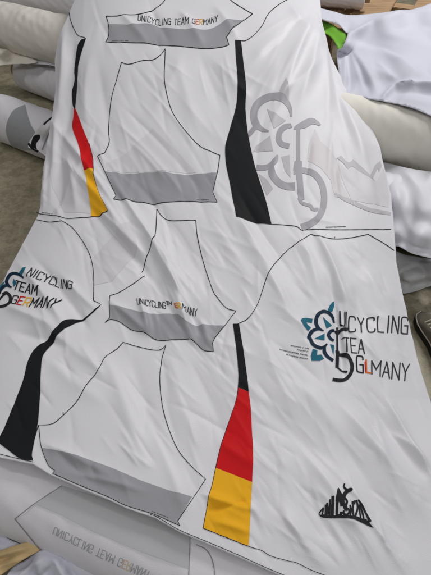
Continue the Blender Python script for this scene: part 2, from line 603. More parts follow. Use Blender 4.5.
def sheet_depth(s, t, d):
    a = (sheet_h(s, t) - CAM[2]) / d[:, 2]
    b, hit = cyl_in(s, t, d)
    b = np.where(hit, b, 9.0)
    k = 0.006
    h = np.clip(0.5 + 0.5 * (b - a) / k, 0, 1)
    return b + (a - b) * h - k * h * (1 - h)


RG = [
    # x0,y0,x1,y1,width,amp(m),sharp
    (52, 118, 128, 222, 4, .008, 1.5), (60, 150, 150, 262, 5, .008, 2), (78, 190, 172, 300, 4.5, -.006, 2),
    (100, 165, 196, 305, 5, .009, 1.5), (118, 150, 215, 290, 6, -.005, 3), (92, 205, 150, 262, 3, .006, 1),
    (140, 225, 196, 322, 4, .008, 1), (150, 250, 210, 345, 6, -.007, 2), (168, 262, 190, 330, 3.5, .006, 1),
    (222, 188, 300, 330, 9, .009, 4), (235, 190, 290, 275, 4, -.004, 2), (205, 210, 262, 300, 7, .004, 4),
    (318, 228, 352, 322, 6, .010, 2), (330, 262, 348, 390, 5, -.008, 2), (338, 300, 350, 372, 2.5, .006, 1),
    (300, 232, 322, 300, 6, .006, 3), (352, 285, 372, 332, 7, -.006, 3), (362, 262, 398, 330, 6, .006, 3),
    (340, 400, 431, 520, 7, .008, 3), (365, 400, 440, 490, 6, -.007, 2), (380, 395, 445, 500, 4, .008, 1.5),
    (330, 420, 420, 560, 9, -.005, 4), (300, 440, 392, 580, 7, .006, 3), (345, 480, 410, 585, 5, .005, 2),
    (392, 430, 431, 470, 4, .007, 1), (275, 500, 330, 580, 8, .005, 4), (290, 470, 350, 560, 6, -.004, 3),
    (322, 18, 300, 110, 7, .009, 3), (325, 25, 330, 120, 6, .007, 2), (316, 14, 262, 110, 7, .008, 3),
    (300, 20, 262, 60, 6, -.006, 2), (323, 40, 352, 150, 6, -.006, 2), (305, 30, 275, 120, 4, .005, 2),
    (340, 90, 366, 170, 5, .006, 2), (350, 110, 380, 210, 6, .005, 3), (330, 130, 345, 222, 9, -.004, 3),
    (265, 110, 325, 58, 6, .005, 2), (288, 5, 316, 40, 5, .006, 2), (250, 60, 300, 20, 8, .005, 3),
    (66, 30, 60, 118, 4, .009, 2), (76, 40, 64, 150, 5, -.007, 2), (58, 110, 52, 210, 4, .007, 2),
    (88, 55, 84, 130, 6, .005, 3), (62, 150, 60, 214, 4, -.006, 2), (70, 160, 78, 214, 4, .005, 2), (48, 160, 44, 212, 3, .006, 1.5),
    (95, 60, 118, 170, 6, -.004, 3), (175, 60, 200, 140, 8, .004, 3), (200, 52, 226, 120, 8, -.004, 3), (185, 55, 150, 120, 7, .004, 3),
    (118, 120, 190, 200, 3, .004, 1), (125, 105, 205, 190, 3, -.0035, 1), (130, 140, 170, 185, 2.5, .004, 1),
    (20, 262, 70, 330, 6, .007, 2), (35, 255, 95, 335, 5, -.005, 2), (60, 275, 100, 315, 4, .005, 2), (5, 305, 60, 330, 6, .006, 2),
    (10, 330, 80, 350, 7, -.006, 3), (50, 330, 100, 372, 8, .006, 3), (45, 360, 110, 410, 9, .004, 4), (80, 345, 105, 380, 4, .004, 2),
    (100, 340, 150, 470, 9, .005, 4), (125, 350, 175, 480, 8, -.004, 4), (165, 350, 200, 460, 8, .004, 4), (190, 350, 232, 450, 8, -.004, 4),
    (150, 420, 190, 520, 7, .004, 3), (40, 440, 120, 480, 6, .005, 2), (60, 470, 150, 492, 4, .005, 1.5), (55, 450, 100, 492, 5, -.004, 2),
    (200, 495, 256, 512, 4, .006, 1.5), (205, 512, 256, 500, 4, -.004, 1.5), (212, 520, 254, 534, 4, .004, 2), (215, 440, 260, 470, 6, .004, 3),
    (110, 300, 150, 335, 4, .007, 1.5), (140, 296, 150, 338, 3.5, .007, 1.5), (163, 262, 187, 325, 3.5, .006, 2), (176, 300, 197, 346, 4, .005, 2.5), (200, 318, 210, 348, 4, .005, 2),
    (120, 12, 150, 46, 4, .006, 2), (150, 8, 172, 46, 4, -.005, 2), (180, 10, 205, 48, 5, .006, 2), (215, 5, 240, 42, 5, .006, 2), (100, 20, 112, 46, 5, -.004, 2),
    (255, 330, 300, 420, 12, .004, 5), (262, 400, 330, 470, 12, -.004, 5), (300, 380, 350, 450, 9, .005, 4),
]
rng = np.random.RandomState(11)
for i in range(330):
    x = rng.uniform(10, 420); y = rng.uniform(0, 560)
    ang = math.radians(rng.normal(56, 16))
    if x > 250 and y < 190: ang = math.atan2(y - 0, x - 312) + rng.normal(0, .15) if y > 5 else ang
    if x < 95 and y < 215: ang = math.radians(rng.normal(97, 10))
    ln = rng.uniform(25, 80); w = rng.uniform(1.3, 4.5); a = rng.uniform(.0006, .0018) * (1 if rng.rand() < .6 else -1)
    RG.append((x - math.cos(ang) * ln / 2, y - math.sin(ang) * ln / 2, x + math.cos(ang) * ln / 2, y + math.sin(ang) * ln / 2, w, a, 1.5))

# many short fine creases, thickest along the diagonal crumple and at the lower right
rng2 = np.random.RandomState(5)
for i in range(300):
    k = rng2.rand()
    if k < .45: u = rng2.rand(); x = 70 + u * 190 + rng2.normal(0, 28); y = 140 + u * 230 + rng2.normal(0, 28); m = 55
    elif k < .75: x = rng2.uniform(260, 430); y = rng2.uniform(250, 560); m = 52
    else: x = rng2.uniform(10, 400); y = rng2.uniform(10, 540); m = 60
    ang = math.radians(rng2.normal(m, 13)); ln = rng2.uniform(14, 50)
    if x > 250 and y < 190: ang = math.atan2(y + 5, x - 315) + rng2.normal(0, .12)
    a = rng2.uniform(.0005, .0010) * (1 if rng2.rand() < .65 else -1)
    RG.append((x - math.cos(ang) * ln / 2, y - math.sin(ang) * ln / 2, x + math.cos(ang) * ln / 2, y + math.sin(ang) * ln / 2, rng2.uniform(1.1, 2.0), a, 1.25))


def sheet_fade(s, t):
    b = np.interp(s, BS, BT)
    return np.clip((b - t) / 30, 0.12, 1)


lfn = [(rng.uniform(.01, .035), rng.uniform(.01, .03), rng.uniform(0, 6.28)) for _ in range(7)]


def sheet_low(s, t):
    z = 0
    for a, b, c in lfn: z = z + .0022 * np.sin(a * s - b * t + c)
    return z


SH = Surf(sheet_depth, RG, sheet_fade, sheet_low, 2.4)

root = empty('printed_cloth', at(215, 330, 0.0))
tag(root, 'large crumpled white sheet printed with jersey pattern pieces, black red yellow stripes and team emblems', 'printed cloth')

NU, NV = 420, 560
us = np.linspace(0, 1, NU); vv = np.linspace(0, 1, NV)
U, Vv = np.meshgrid(us, vv)
bs = -70 + U * (520 + 70)
# bottom row: find t on the bottom edge for each column (edges are straight down there)
T = -20 + Vv * (np.interp(np.clip(bs, -80, 520), BS, BT) + 20)
S = np.interp(T, LT, LS) + U * (np.interp(T, RT_, RS) - np.interp(T, LT, LS))
for _ in range(4):
    Bt = np.interp(S[-1], BS, BT)[None, :]
    T = -20 + Vv * (Bt + 20)
    S = np.interp(T, LT, LS) + U * (np.interp(T, RT_, RS) - np.interp(T, LT, LS))
P = SH(S.ravel(), T.ravel()).reshape(NV, NU, 3)
# hems that roll over and hang on the free edges
def hem(edge, outv, drop, n=8, r=0.008):
    cols = []
    for k in range(1, n + 1):
        if k <= 4:
            a = k / 4 * math.pi / 2
            cols.append(edge + outv * r * math.sin(a) + np.array([0, 0, -r * (1 - math.cos(a))]))
        else:
            cols.append(edge + outv * r * (1 - (k - 4) * .3) + np.array([0, 0, -r - drop * (k - 4) / (n - 4)]))
    return cols


G = [[P[i, j] for j in range(NU)] for i in range(NV)]
def horiz(v):
    v = v.copy(); v[..., 2] = 0
    return v / (np.linalg.norm(v, axis=-1)[..., None] + 1e-9)
oL = horiz(P[:, 0] - P[:, 6]); oR = horiz(P[:, -1] - P[:, -7])
hl = hem(P[:, 0], oL, 0.09); hr = hem(P[:, -1], oR, 0.09)
full = np.concatenate([np.stack(hl[::-1], 1), P, np.stack(hr, 1)], axis=1)
ot = horiz(full[0] - full[4])
ht = hem(full[0], ot, 0.2, r=0.02)
full = np.concatenate([np.stack(ht[::-1], 0), full], axis=0)
# bottom edge: a small turned lip
ob = horiz(full[-1] - full[-5])
lip = [full[-1] + ob * 0.002 + np.array([0, 0, -0.002]), full[-1] + ob * 0.001 + np.array([0, 0, -0.006])]
full = np.concatenate([full, np.stack(lip, 0)], axis=0)
nr, nc, _ = full.shape
F = []
for i in range(nr - 1):
    for j in range(nc - 1):
        F.append((i * nc + j, (i + 1) * nc + j, (i + 1) * nc + j + 1, i * nc + j + 1))
mk('fabric_sheet', full.reshape(-1, 3), F, WHITE, root)

# ---- pale facets printed across the jersey fronts
def pale(polys, m, off=-0.0004): return stamp('pale_facet', polys, m, SH, root, off, 1.3)
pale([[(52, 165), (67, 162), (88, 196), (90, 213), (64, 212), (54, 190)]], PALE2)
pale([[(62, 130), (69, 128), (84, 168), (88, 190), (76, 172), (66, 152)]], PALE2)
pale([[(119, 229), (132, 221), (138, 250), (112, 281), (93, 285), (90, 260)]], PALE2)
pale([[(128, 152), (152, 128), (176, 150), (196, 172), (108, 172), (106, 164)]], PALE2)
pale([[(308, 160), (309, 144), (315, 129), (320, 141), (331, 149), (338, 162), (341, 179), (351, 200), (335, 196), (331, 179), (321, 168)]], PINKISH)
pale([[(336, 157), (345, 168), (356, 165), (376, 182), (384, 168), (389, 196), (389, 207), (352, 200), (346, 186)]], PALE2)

# ---- pattern pieces
bandA = [(107.6, 24), (122, 25.2), (131.5, 26.7), (144.5, 24.1), (155.7, 25), (174, 29), (189, 30.8), (207.6, 30.4), (222.5, 24), (230, 21), (243.5, 20.5),
         (236, 28), (226.5, 38), (229, 45.4), (222, 47.5), (205.8, 49), (190, 48), (174, 46.2), (139, 43.6), (105.8, 41.5), (108.5, 33)]
stamp('grey_band', [smooth_poly([bandA[:11], bandA[10:14], bandA[13:20], bandA[19:21] + [bandA[0]]])], GREYB, SH, root, .0008)
lines('cut_or_shade_line', [
    [(167, -8), (164, 2), (155, 9), (141, 14.5), (124, 16.5), (106.3, 16.7)], [(106.3, 16.7), (108.5, 25), (108.5, 33), (105.6, 41.6)],
    [(105.6, 41.6), (139, 43.8), (174, 46.4), (190, 48.2), (205.8, 49.4), (222, 47.7), (229, 45.5)], [(229, 45.5), (226.5, 38)], [(226.5, 38), (236, 27), (252.6, 14)],
    [(252.6, 14), (244, 9), (232.5, 1.7), (226, -6)]], 0.7, INK, SH, root)
bandB_t = [(106.2, 173.5), (216.8, 173)]
stamp('grey_band', [[(106, 173.5), (150, 172.6), (180, 174), (216.8, 173), (212.8, 192.6), (217.2, 202), (187.4, 201), (150, 202.3), (114.6, 201.4), (116.6, 197.5)]], GREYB, SH, root, .0008)
lines('cut_or_shade_line', [
    [(121.5, 62.7), (129, 64.4), (142, 61), (153.3, 60), (160, 55.6), (165.3, 49)], [(165.3, 49), (164.7, 66), (164.7, 82), (168, 100), (174.4, 116.3), (187.4, 134), (200.4, 146.5), (211.8, 152), (220, 155.3)],
    [(220, 155.3), (217.6, 171.5), (212.8, 192.6)], [(212.8, 192.6), (217.3, 202.4)], [(217.3, 202.4), (187.4, 201.4), (150, 202.7), (114.4, 201.8)], [(114.4, 201.8), (116.6, 197.5)],
    [(116.6, 197.5), (106.2, 174.8), (97.5, 156.3)], [(97.5, 156.3), (103, 154), (105.6, 151), (108.8, 140.7), (107.9, 127.7), (110, 105), (112.7, 92), (116.6, 79), (121.5, 62.7)]], 0.66, INK, SH, root)
bandC = [(109.6, 305), (117.8, 307.8), (134.5, 310.4), (145.7, 314), (173.5, 314), (182.8, 320), (188.4, 323.8), (205, 325.3), (223.8, 325.6),
         (216, 336.4), (212.5, 343), (213.5, 350.6), (204, 349.6), (194, 341.5), (187.4, 338.8), (164, 340.3), (154, 338.6), (144, 333), (132, 330), (120, 322.4), (109.8, 319.5)]
stamp('grey_band', [smooth_poly([bandC[:9], bandC[8:11], bandC[10:12], bandC[11:], [bandC[-1], bandC[0]]])], GREYB, SH, root, .0008)
lines('cut_or_shade_line', [
    [(156.5, 207), (162.4, 215), (174, 220), (195.8, 220.5)], [(195.8, 220.5), (197.5, 237.5), (204, 264), (212.5, 289.7), (217.5, 298), (226, 308), (236, 311.4)],
    [(236, 311.4), (224, 326.4), (216, 336.4), (212.5, 343)], [(212.5, 343), (213.5, 350.8)],
    [(213.5, 350.8), (204, 349.8), (194, 341.7), (187.4, 339), (164, 340.5), (154, 338.8), (144, 333.2), (132, 330.2), (120, 322.6), (111, 319.6), (105, 322.4)], [(105, 322.4), (109.6, 318)],
    [(109.6, 318), (109.6, 295.5)], [(109.6, 295.5), (120, 291.5), (134, 283), (144.5, 274.5)], [(141.6, 271), (147, 257), (155, 238.7), (156.5, 207)]], 0.66, INK, SH, root)
stamp('grey_band', [[(41, 447.4), (58, 451), (75.7, 456), (112.8, 469), (140.6, 481), (173, 492.4), (192, 497), (178, 520.5), (179.5, 525), (154.6, 514.2), (126.7, 505.5), (108, 496.5), (80, 485), (62, 477.2), (53, 473.2), (54.8, 470.6), (48, 464.6), (44, 456)]], GREYB, SH, root, .0008)
lines('cut_or_shade_line', [
    [(117.4, 348.6), (123, 342.5)], [(123, 342.5), (136, 346), (152, 349.5), (161.5, 348.6), (166, 344.8)], [(166, 344.8), (161.5, 360), (159.7, 381), (163, 409), (170.8, 434.4), (180, 453), (194, 469), (205.6, 479.4)],
    [(205.6, 479.4), (194, 497), (177.8, 521)], [(177.8, 521), (180, 526)], [(180, 526), (154.6, 514.7), (126.7, 506), (108, 497), (80, 485.5), (61.8, 477.6), (52.5, 473.6)],
    [(52.5, 473.6), (54.8, 470.6)], [(54.8, 470.6), (48, 464.6), (41, 446), (38.6, 425)], [(38.6, 425), (47, 425), (55, 423), (64, 415.6)], [(64, 415.6), (63.4, 413)],
    [(64, 415.6), (78, 402), (89.6, 383.4), (99, 372), (106, 358), (117.4, 348.6)]], 0.66, INK, SH, root)

# ---- stripes
stamp('black_stripe', [smooth_poly([[(81, 39.5), (86, 38)], [(86, 38), (83.8, 45), (80.5, 55), (78, 65), (77.6, 73.5), (77.2, 82), (75.8, 97), (74.6, 107.5)], [(74.6, 107.5), (73, 107)],
                                     [(73, 107), (71, 102), (70, 90), (73, 78.5), (72.5, 68.5), (75, 55), (77.5, 45), (81, 39.5)]])], BLACK, SH, root, .0018)
stamp('red_stripe', [smooth_poly([[(73, 107.2), (74.6, 107.5)], [(74.6, 107.5), (78, 115), (83.5, 130), (89, 144), (92.5, 159), (94, 171.5)], [(94, 171.5), (85, 171.7)], [(85, 171.7), (82, 157), (78.3, 144), (71.8, 127), (72.6, 116), (73, 107.2)]])], RED, SH, root, .0018)
stamp('yellow_stripe', [smooth_poly([[(85, 171.8), (94, 171.6)], [(94, 171.6), (96, 182), (100, 196), (109, 213.5)], [(109, 213.5), (91, 216)], [(91, 216), (89.5, 197.5), (88.3, 184), (85, 171.8)]])], YEL, SH, root, .0018)
stamp('black_stripe', [smooth_poly([[(235, 41), (241, 41)], [(241, 41), (243.5, 63.5), (246, 87), (245.5, 110), (247.5, 130), (250, 144), (253.6, 160.7), (259, 179), (266, 201), (271.6, 224)], [(271.6, 224), (254, 221.5), (236, 218.5)],
                                     [(236, 218.5), (230, 184), (226, 164), (225.2, 148), (226.8, 140), (231.5, 123.6), (236.6, 103.5), (237.5, 80), (236, 60), (235, 41)]])], BLACK, SH, root, .0018)
stamp('black_stripe', [smooth_poly([[(102, 304), (97, 309.7), (87, 317.4), (82, 320), (72, 325.5), (60, 335), (50, 346.5), (43.5, 358), (41.8, 370), (41, 388), (39.5, 408), (37.5, 425), (32, 452), (32.6, 460.5)],
                                     [(32.6, 460.5), (26, 460), (18, 457.5), (6.7, 449), (-4, 441)], [(-4, 441), (2, 430), (13.4, 405), (23.4, 381.6), (28.5, 363), (35, 350), (50, 336.5), (63.5, 323), (70, 319.7), (80, 318.5), (88, 315), (102, 304)]])], BLACK, SH, root, .0018)
stamp('black_stripe', [smooth_poly([[(233.5, 324), (239, 324)], [(239, 324), (243, 348), (246, 368), (248.8, 391.6)], [(248.8, 391.6), (238.5, 387.6)], [(238.5, 387.6), (239, 381.6), (238.5, 365), (236, 345), (233.5, 324)]])], BLACK, SH, root, .0018)
stamp('red_stripe', [smooth_poly([[(238.5, 387.7), (248.8, 391.7)], [(248.8, 391.7), (251, 411.6), (252, 432), (253, 454), (252.2, 482)], [(252.2, 482), (216, 467.8)], [(216, 467.8), (219, 454.4), (225.3, 432.7), (236, 401.6), (238.5, 387.7)]])], RED, SH, root, .0018)
stamp('yellow_stripe', [smooth_poly([[(216, 467.9), (252.2, 482.1)], [(252.2, 482.1), (251, 501), (248.6, 546)], [(248.6, 546), (203.5, 528)], [(203.5, 528), (209, 498), (212.5, 484.5), (216, 467.9)]])], YEL, SH, root, .0018)

# ---- other cut lines, with the lower-edge shadow drawn in ink
lines('cut_or_shade_line', [
    [(69, 12.7), (71, 22), (77, 34.4), (85, 37.7)], [(36, 212), (41, 214), (55, 216), (68.5, 218.5), (91, 216.4), (109, 213.9)], [(109, 213.9), (100, 196), (96, 182), (94.3, 172), (92.8, 159), (89.3, 144)],
    [(36, 219.6), (50, 222), (62, 221.2)], [(62, 221.2), (72, 227.5), (83.5, 242.5), (91, 259), (93.5, 278), (93.5, 301)], [(93.5, 301), (100, 304)],
    [(241, 41.3), (246, 41), (254, 35.5), (262.6, 25), (269, 13), (281, 3), (290, -2)], [(271.6, 224.4), (287, 225), (297, 226.5), (302, 230), (307, 229.5), (340, 229.6), (391.5, 229)],
    [(236, 219), (254, 221.9), (271.6, 224.4)],
    [(311, 234), (293, 246.5), (288, 250), (277.6, 261), (267.6, 277.6), (263.6, 288), (257.6, 304.7), (249, 318), (239, 323.7), (233.5, 324.6)], [(311, 234), (317.5, 236.8), (334.4, 239), (350.8, 237.7), (368.5, 234)], [(334.4, 239), (335, 236.8)],
    [(368.5, 234), (386, 244), (394.5, 250)],
    [(233.2, 324), (236, 345), (238.2, 365), (238.6, 381.6), (235.8, 401.6), (225, 432.7), (218.7, 454.4), (212.2, 484.5), (208.7, 498), (203.2, 528.3)], [(203.2, 528.3), (248.6, 546.4), (261, 550), (271, 556), (287, 560.6), (297, 563), (310, 569.6), (324, 575), (345, 582)],
    [(-10, 451.5), (14, 457.6), (32.8, 462)], [(150, 514.6), (158, 517.6), (180, 530.4), (210, 543), (240, 555.8), (264, 566.8), (292, 578.5)],  # lower edge: piece outline plus the edge's shadow, painted as ink lines
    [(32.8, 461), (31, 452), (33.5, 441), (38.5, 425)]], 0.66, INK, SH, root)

# ---- tiny registration text (unreadable at this size)
def specks(rows, seed):
    rg = np.random.RandomState(seed); polys = []
    for (x0, y0, x1, y1, h) in rows:
        L = math.hypot(x1 - x0, y1 - y0); x = 0
        d = np.array([(x1 - x0) / L, (y1 - y0) / L]); n = np.array([-d[1], d[0]])
        while x < L:
            w = rg.uniform(.5, 1.0)
            a = np.array([x0, y0]) + d * x
            if rg.rand() < .9:
                hh = h * rg.uniform(.7, 1.0)
                polys.append([a, a + d * .35, a + d * .35 + n * hh, a + n * hh])
                polys.append([a + d * .2 + n * hh * .35, a + d * w + n * hh * .35, a + d * w + n * hh * .72, a + d * .2 + n * hh * .72])
            x += w + .25
    return polys
stamp('size_mark', specks([(197, 199, 210, 199.6, 1.2)], 1), TEXTG, SH, root, .0013, 1.5)
stamp('size_mark', specks([(112, 40, 128, 40.8, 1.2)], 2), TEXTG, SH, root, .0013, 1.5)
stamp('size_mark', specks([(326, 226.6, 346, 225.6, 1.5)], 3), INK, SH, root, .0013, 1.5)
stamp('size_mark', specks([(152, 511, 168, 517, 1.3)], 4), TEXTG, SH, root, .0013, 1.5)
stamp('size_mark', specks([(42, 212, 52, 213.5, 1.3)], 5), TEXTG, SH, root, .0013, 1.5)
stamp('small_print', specks([(291, 345.4, 308, 349.2, 1.5), (297.5, 349.6, 308, 352, 1.5), (279, 348.8, 308, 355.6, 1.6), (286, 353.8, 308, 359, 1.5)], 6), TEXTG, SH, root, .0013, 1.5)

# ---- lettering
word('team_lettering', 'UNICYCLING TEAM GERMANY', [(138.5, 16), (150, 17.2), (165, 18.6), (180, 20), (195, 20.6), (207, 19.6), (218, 16.6)],
     [(138, 21.6), (150, 22.8), (165, 24.2), (180, 25.8), (195, 26.2), (207, 25.2), (217.5, 22.2)], 0.62, {-1: TEXTG, 17: ORNG, 18: YEL}, SH, root)
word('team_lettering', 'UNICYCLING', [(137, 298.6), (150, 300.6), (165.3, 302)], [(137.6, 305), (150, 306.6), (165.6, 308.4)], 0.62, {-1: TEXTG}, SH, root)
word('team_lettering', 'TM', [(166.4, 301.2), (171.6, 302.4)], [(166.6, 304.6), (171.6, 305.6)], .7, {-1: TEXTG}, SH, root, gap=.3)
word('team_lettering', 'ER', [(174.8, 305.4), (180.4, 306.6)], [(175.8, 309.6), (181.4, 312.8)], .8, {-1: YEL, 0: ORNG}, SH, root, gap=.25)
word('team_lettering', 'MANY', [(182.6, 306.6), (197.2, 309)], [(182.6, 313.2), (196.8, 315.6)], 0.62, {-1: TEXTG}, SH, root)
# beside the right emblem
word('team_lettering', 'UI', [(339.8, 312), (346.4, 313.6)], [(340.8, 326), (346.6, 327)], 1.1, {-1: TEXTG}, SH, root, gap=.15)
word('team_lettering', 'CYCLING', [(348.4, 316.8), (378, 317.4), (407.4, 317.8)], [(348.4, 332.4), (378, 332.8), (406.8, 334.4)], 1.3, {-1: TEXTG}, SH, root, gap=.42)
word('team_lettering', 'TEA', [(342.8, 338.6), (352, 338), (363, 342)], [(343.8, 352.6), (352, 353), (364, 354.4)], 1.1, {-1: TEXTG}, SH, root, gap=.3)
word('team_lettering', 'G', [(356, 356.4), (362.4, 356.8)], [(356.4, 372.4), (362.8, 373.4)], 1.4, {-1: INK}, SH, root)
word('team_lettering', 'L', [(365.6, 361), (370, 361.4)], [(366, 372.8), (370.6, 373.8)], 1.6, {-1: ORNG}, SH, root)
stamp('team_lettering', ribbon_quads([(364.6, 362.6), (365.2, 372.6)], 1.0), RED, SH, root, .0016, 1.5)
word('team_lettering', 'MANY', [(371, 362), (390, 363), (409, 364.6)], [(371.4, 374.6), (390, 379.4), (407.4, 381.8)], 1.25, {-1: TEXTG}, SH, root, gap=.32)
# beside the left emblem
word('team_lettering', 'NICYCLING', [(32, 268.6), (52, 275.4), (73, 283)], [(28.4, 278), (50, 284), (72, 289.6)], 1.0, {-1: TEXTG}, SH, root)
word('team_lettering', 'TEAM', [(17, 281.6), (40, 288.4)], [(13.4, 289.6), (38, 297)], 1.2, {-1: INK}, SH, root)
word('team_lettering', 'GERMANY', [(14.6, 296.4), (36, 299.8), (61.6, 300)], [(12, 304.4), (30, 308.4), (55, 310.6)], 1.15, {-1: INK, 1: RED, 2: YEL}, SH, root)

# ---- emblem on the right (flower and one-wheeled cycle)
def E1(p): return [(290 + x / 5.39, 290 + y / 5.39) for x, y in p]
def ribs(runs, w):
    out = []
    for r in runs:
        c = catmull(r, 6) if len(r) > 2 else [np.array(q, float) for q in r]
        L_, R_ = strip(c, w)
        out.append(L_ + R_[::-1])
    return out
def taper(pts, w0, w1, w2):
    """curved stroke whose width runs w0 -> w1 -> w2"""
    c = catmull(pts, 7); n = len(c); L_, R_ = [], []
    for i in range(n):
        t = c[min(i + 1, n - 1)] - c[max(i - 1, 0)]; t /= np.linalg.norm(t); u = i / (n - 1)
        w = np.interp(u, [0, .22, .78, 1], [w0, w1, w1, w2]); k = np.array([-t[1], t[0]]) * w / 2
        L_.append(c[i] + k); R_.append(c[i] - k)
    return L_ + R_[::-1]
def pm(sc, ox, oy):
    return lambda p: [(ox + x / sc, oy + y / sc) for x, y in p]
M1 = pm(5.39, 245, 90); M2 = pm(5.39, 245, 150); M3 = pm(8.62, 296, 294); M4 = pm(7.18, 296, 334); M5 = pm(8.62, 0, 260); M6 = pm(7.18, 316, 480); M7 = pm(4.79, 310, 110)
for q in (M3([(338, 50), (320, 58), (290, 100), (272, 140), (300, 152), (315, 148), (337, 95)]), M3([(36, 240), (50, 222), (85, 212), (142, 218), (136, 255), (85, 250), (98, 275), (128, 295), (100, 332), (60, 290)]),
          M4([(118, 113), (152, 120), (150, 155), (182, 150), (202, 180), (170, 196), (110, 196), (104, 160)]), M3([(230, 203), (312, 270), (262, 302)]), M3([(246, 343), (246, 402), (156, 390)]), M4([(243, 74), (275, 78), (269, 152)])):
    stamp('emblem_leaf', [q], TEAL, SH, root, .0008, 1.2)
stamp('flower_emblem', [taper(M3([(333, 238), (320, 195), (287, 165), (245, 154), (205, 168), (178, 203), (171, 248), (184, 288), (210, 310), (238, 320)]), 2.6, 3.7, 1.2),
                        taper(M3([(205, 306), (168, 310), (130, 335), (108, 380)]) + M4([(98, 40), (120, 80), (160, 100), (200, 95), (223, 72)]), 2.4, 3.7, 1.6),
                        taper(M4([(205, 92), (204, 130), (226, 166), (267, 192)]), 2.6, 3.5, 3.5),
                        taper(M3([(337, 308), (303, 319), (279, 350)]) + M4([(236, 18), (250, 36), (273, 46)]), 2.8, 3.2, 2.8)], NAVY, SH, root, .0012, 1.2)
stamp('cycle_emblem', ribs([M4([(303, -60), (300, 125)])], 2.4) + ribs([M4([(301, 110), (295, 243)])], 3.7) + [M4([(284, 112), (318, 112), (318, 132), (284, 132)])] + ribs([M4([(286, 232), (330, 258), (345, 262), (370, 271)])], 1.9)
      + [taper(M4([(296, 138), (340, 144), (380, 178), (402, 235), (390, 290), (355, 324), (310, 334), (262, 328)]), 3.2, 3.5, 3.6)] + [smooth_poly([E1([(243, 226), (248, 213), (275, 207), (300, 203), (320, 209)]), E1([(320, 209), (306, 221), (280, 224), (262, 236), (243, 226)])])], INK, SH, root, .0016, 1.2)
# ---- grey emblem higher up
for q in (M1([(118, 106), (220, 168), (155, 214)]), M1([(135, 250), (152, 330), (45, 333), (60, 298)]), M2([(72, 125), (115, 158), (152, 208), (118, 246), (100, 205)]), M2([(196, 38), (240, 28), (246, 150), (216, 112)]),
          M1([(180, 40), (190, 0), (215, -45), (225, -20), (232, 30), (236, 66), (212, 48)])):
    stamp('emblem_leaf', [q], LOGOL, SH, root, .0006, 1.5)
stamp('flower_emblem', [taper(M1([(249, 148), (240, 102), (215, 69), (170, 50), (120, 53), (78, 74), (52, 110), (48, 152), (64, 190), (95, 214), (128, 228)]), 1.6, 7.0, 1.4), taper(M1([(66, 190), (44, 214), (18, 245)]), 5.5, 4.6, 4.0),
                        taper(M1([(250, 194), (215, 202), (190, 225), (181, 260), (196, 292), (239, 305)]), 4.4, 5.6, 5.4), taper(M2([(62, 93), (95, 97), (132, 88), (162, 60), (176, 28)]), 6.0, 5.4, 1.6),
                        taper(M2([(138, 80), (150, 138), (185, 178), (225, 195), (269, 196)]), 5, 7.2, 7.6)], LOGOG, SH, root, .0010, 1.5)
stamp('cycle_emblem', ribs([M2([(286, -115), (287, 70)])], 4.0) + [M2([(268, 60), (306, 60), (308, 120), (262, 132), (262, 96)])] + ribs([M2([(290, 100), (305, 268)])], 6.0) + ribs([M2([(292, 255), (308, 284), (352, 300), (366, 318), (397, 318)])], 3.4)
      + [taper(M2([(262, 114), (330, 110), (377, 132), (412, 178), (427, 235), (424, 300), (400, 358), (360, 394), (306, 416)]), 5.4, 6.2, 7.2)]
      + [smooth_poly([M1([(262, 214), (272, 195), (330, 160), (365, 154), (390, 168), (410, 187)]), M1([(410, 187), (400, 194), (365, 186), (325, 207), (285, 213), (262, 214)])])], LOGOG, SH, root, .0013, 1.5)
stamp('mountain_line', [smooth_poly([M7([(128, 228), (150, 216)]), M7([(150, 216), (185, 250), (206, 238)]), M7([(206, 238), (255, 290), (308, 346)]), M7([(308, 346), (250, 305), (205, 272), (182, 278), (160, 250), (128, 228)])])], LOGOL, SH, root, .0008, 1.5)
stamp('mountain_line', [M7([(280, 326), (308, 268), (335, 246), (342, 270), (328, 300), (322, 282), (296, 330)])], LOGOL, SH, root, .0008, 1.5)
stamp('mountain_line', [taper(M7([(118, 398), (200, 438), (280, 474), (388, 496)]), 1.5, 4.0, 3.0)], LOGOL, SH, root, .0008, 1.5)
# ---- emblem at the left edge
for q in (M5([(230, 66), (205, 75), (172, 112), (163, 136), (195, 142), (222, 105)]), M5([(124, 168), (152, 205), (124, 238), (114, 200)]), M5([(-6, 240), (30, 196), (46, 190), (30, 226), (-6, 262)])):
    stamp('emblem_leaf', [q], TEAL, SH, root, .0008, 1.2)
stamp('flower_emblem', [taper(M5([(212, 164), (165, 131), (120, 121), (80, 150), (62, 190), (78, 228), (106, 242)]), 1.8, 3.2, 1.6), taper(M5([(82, 218), (38, 234), (10, 266), (-14, 320)]), 2, 3.2, 3.0)], NAVY, SH, root, .0012, 1.2)
stamp('cycle_emblem', [taper(M5([(24, 300), (62, 290), (96, 325), (92, 376), (52, 404), (-14, 414)]), 1.6, 3.0, 2.4), taper(M5([(60, 292), (18, 330), (-10, 372)]), 2.2, 1.8, 1.5)], INK, SH, root, .0016, 1.2)

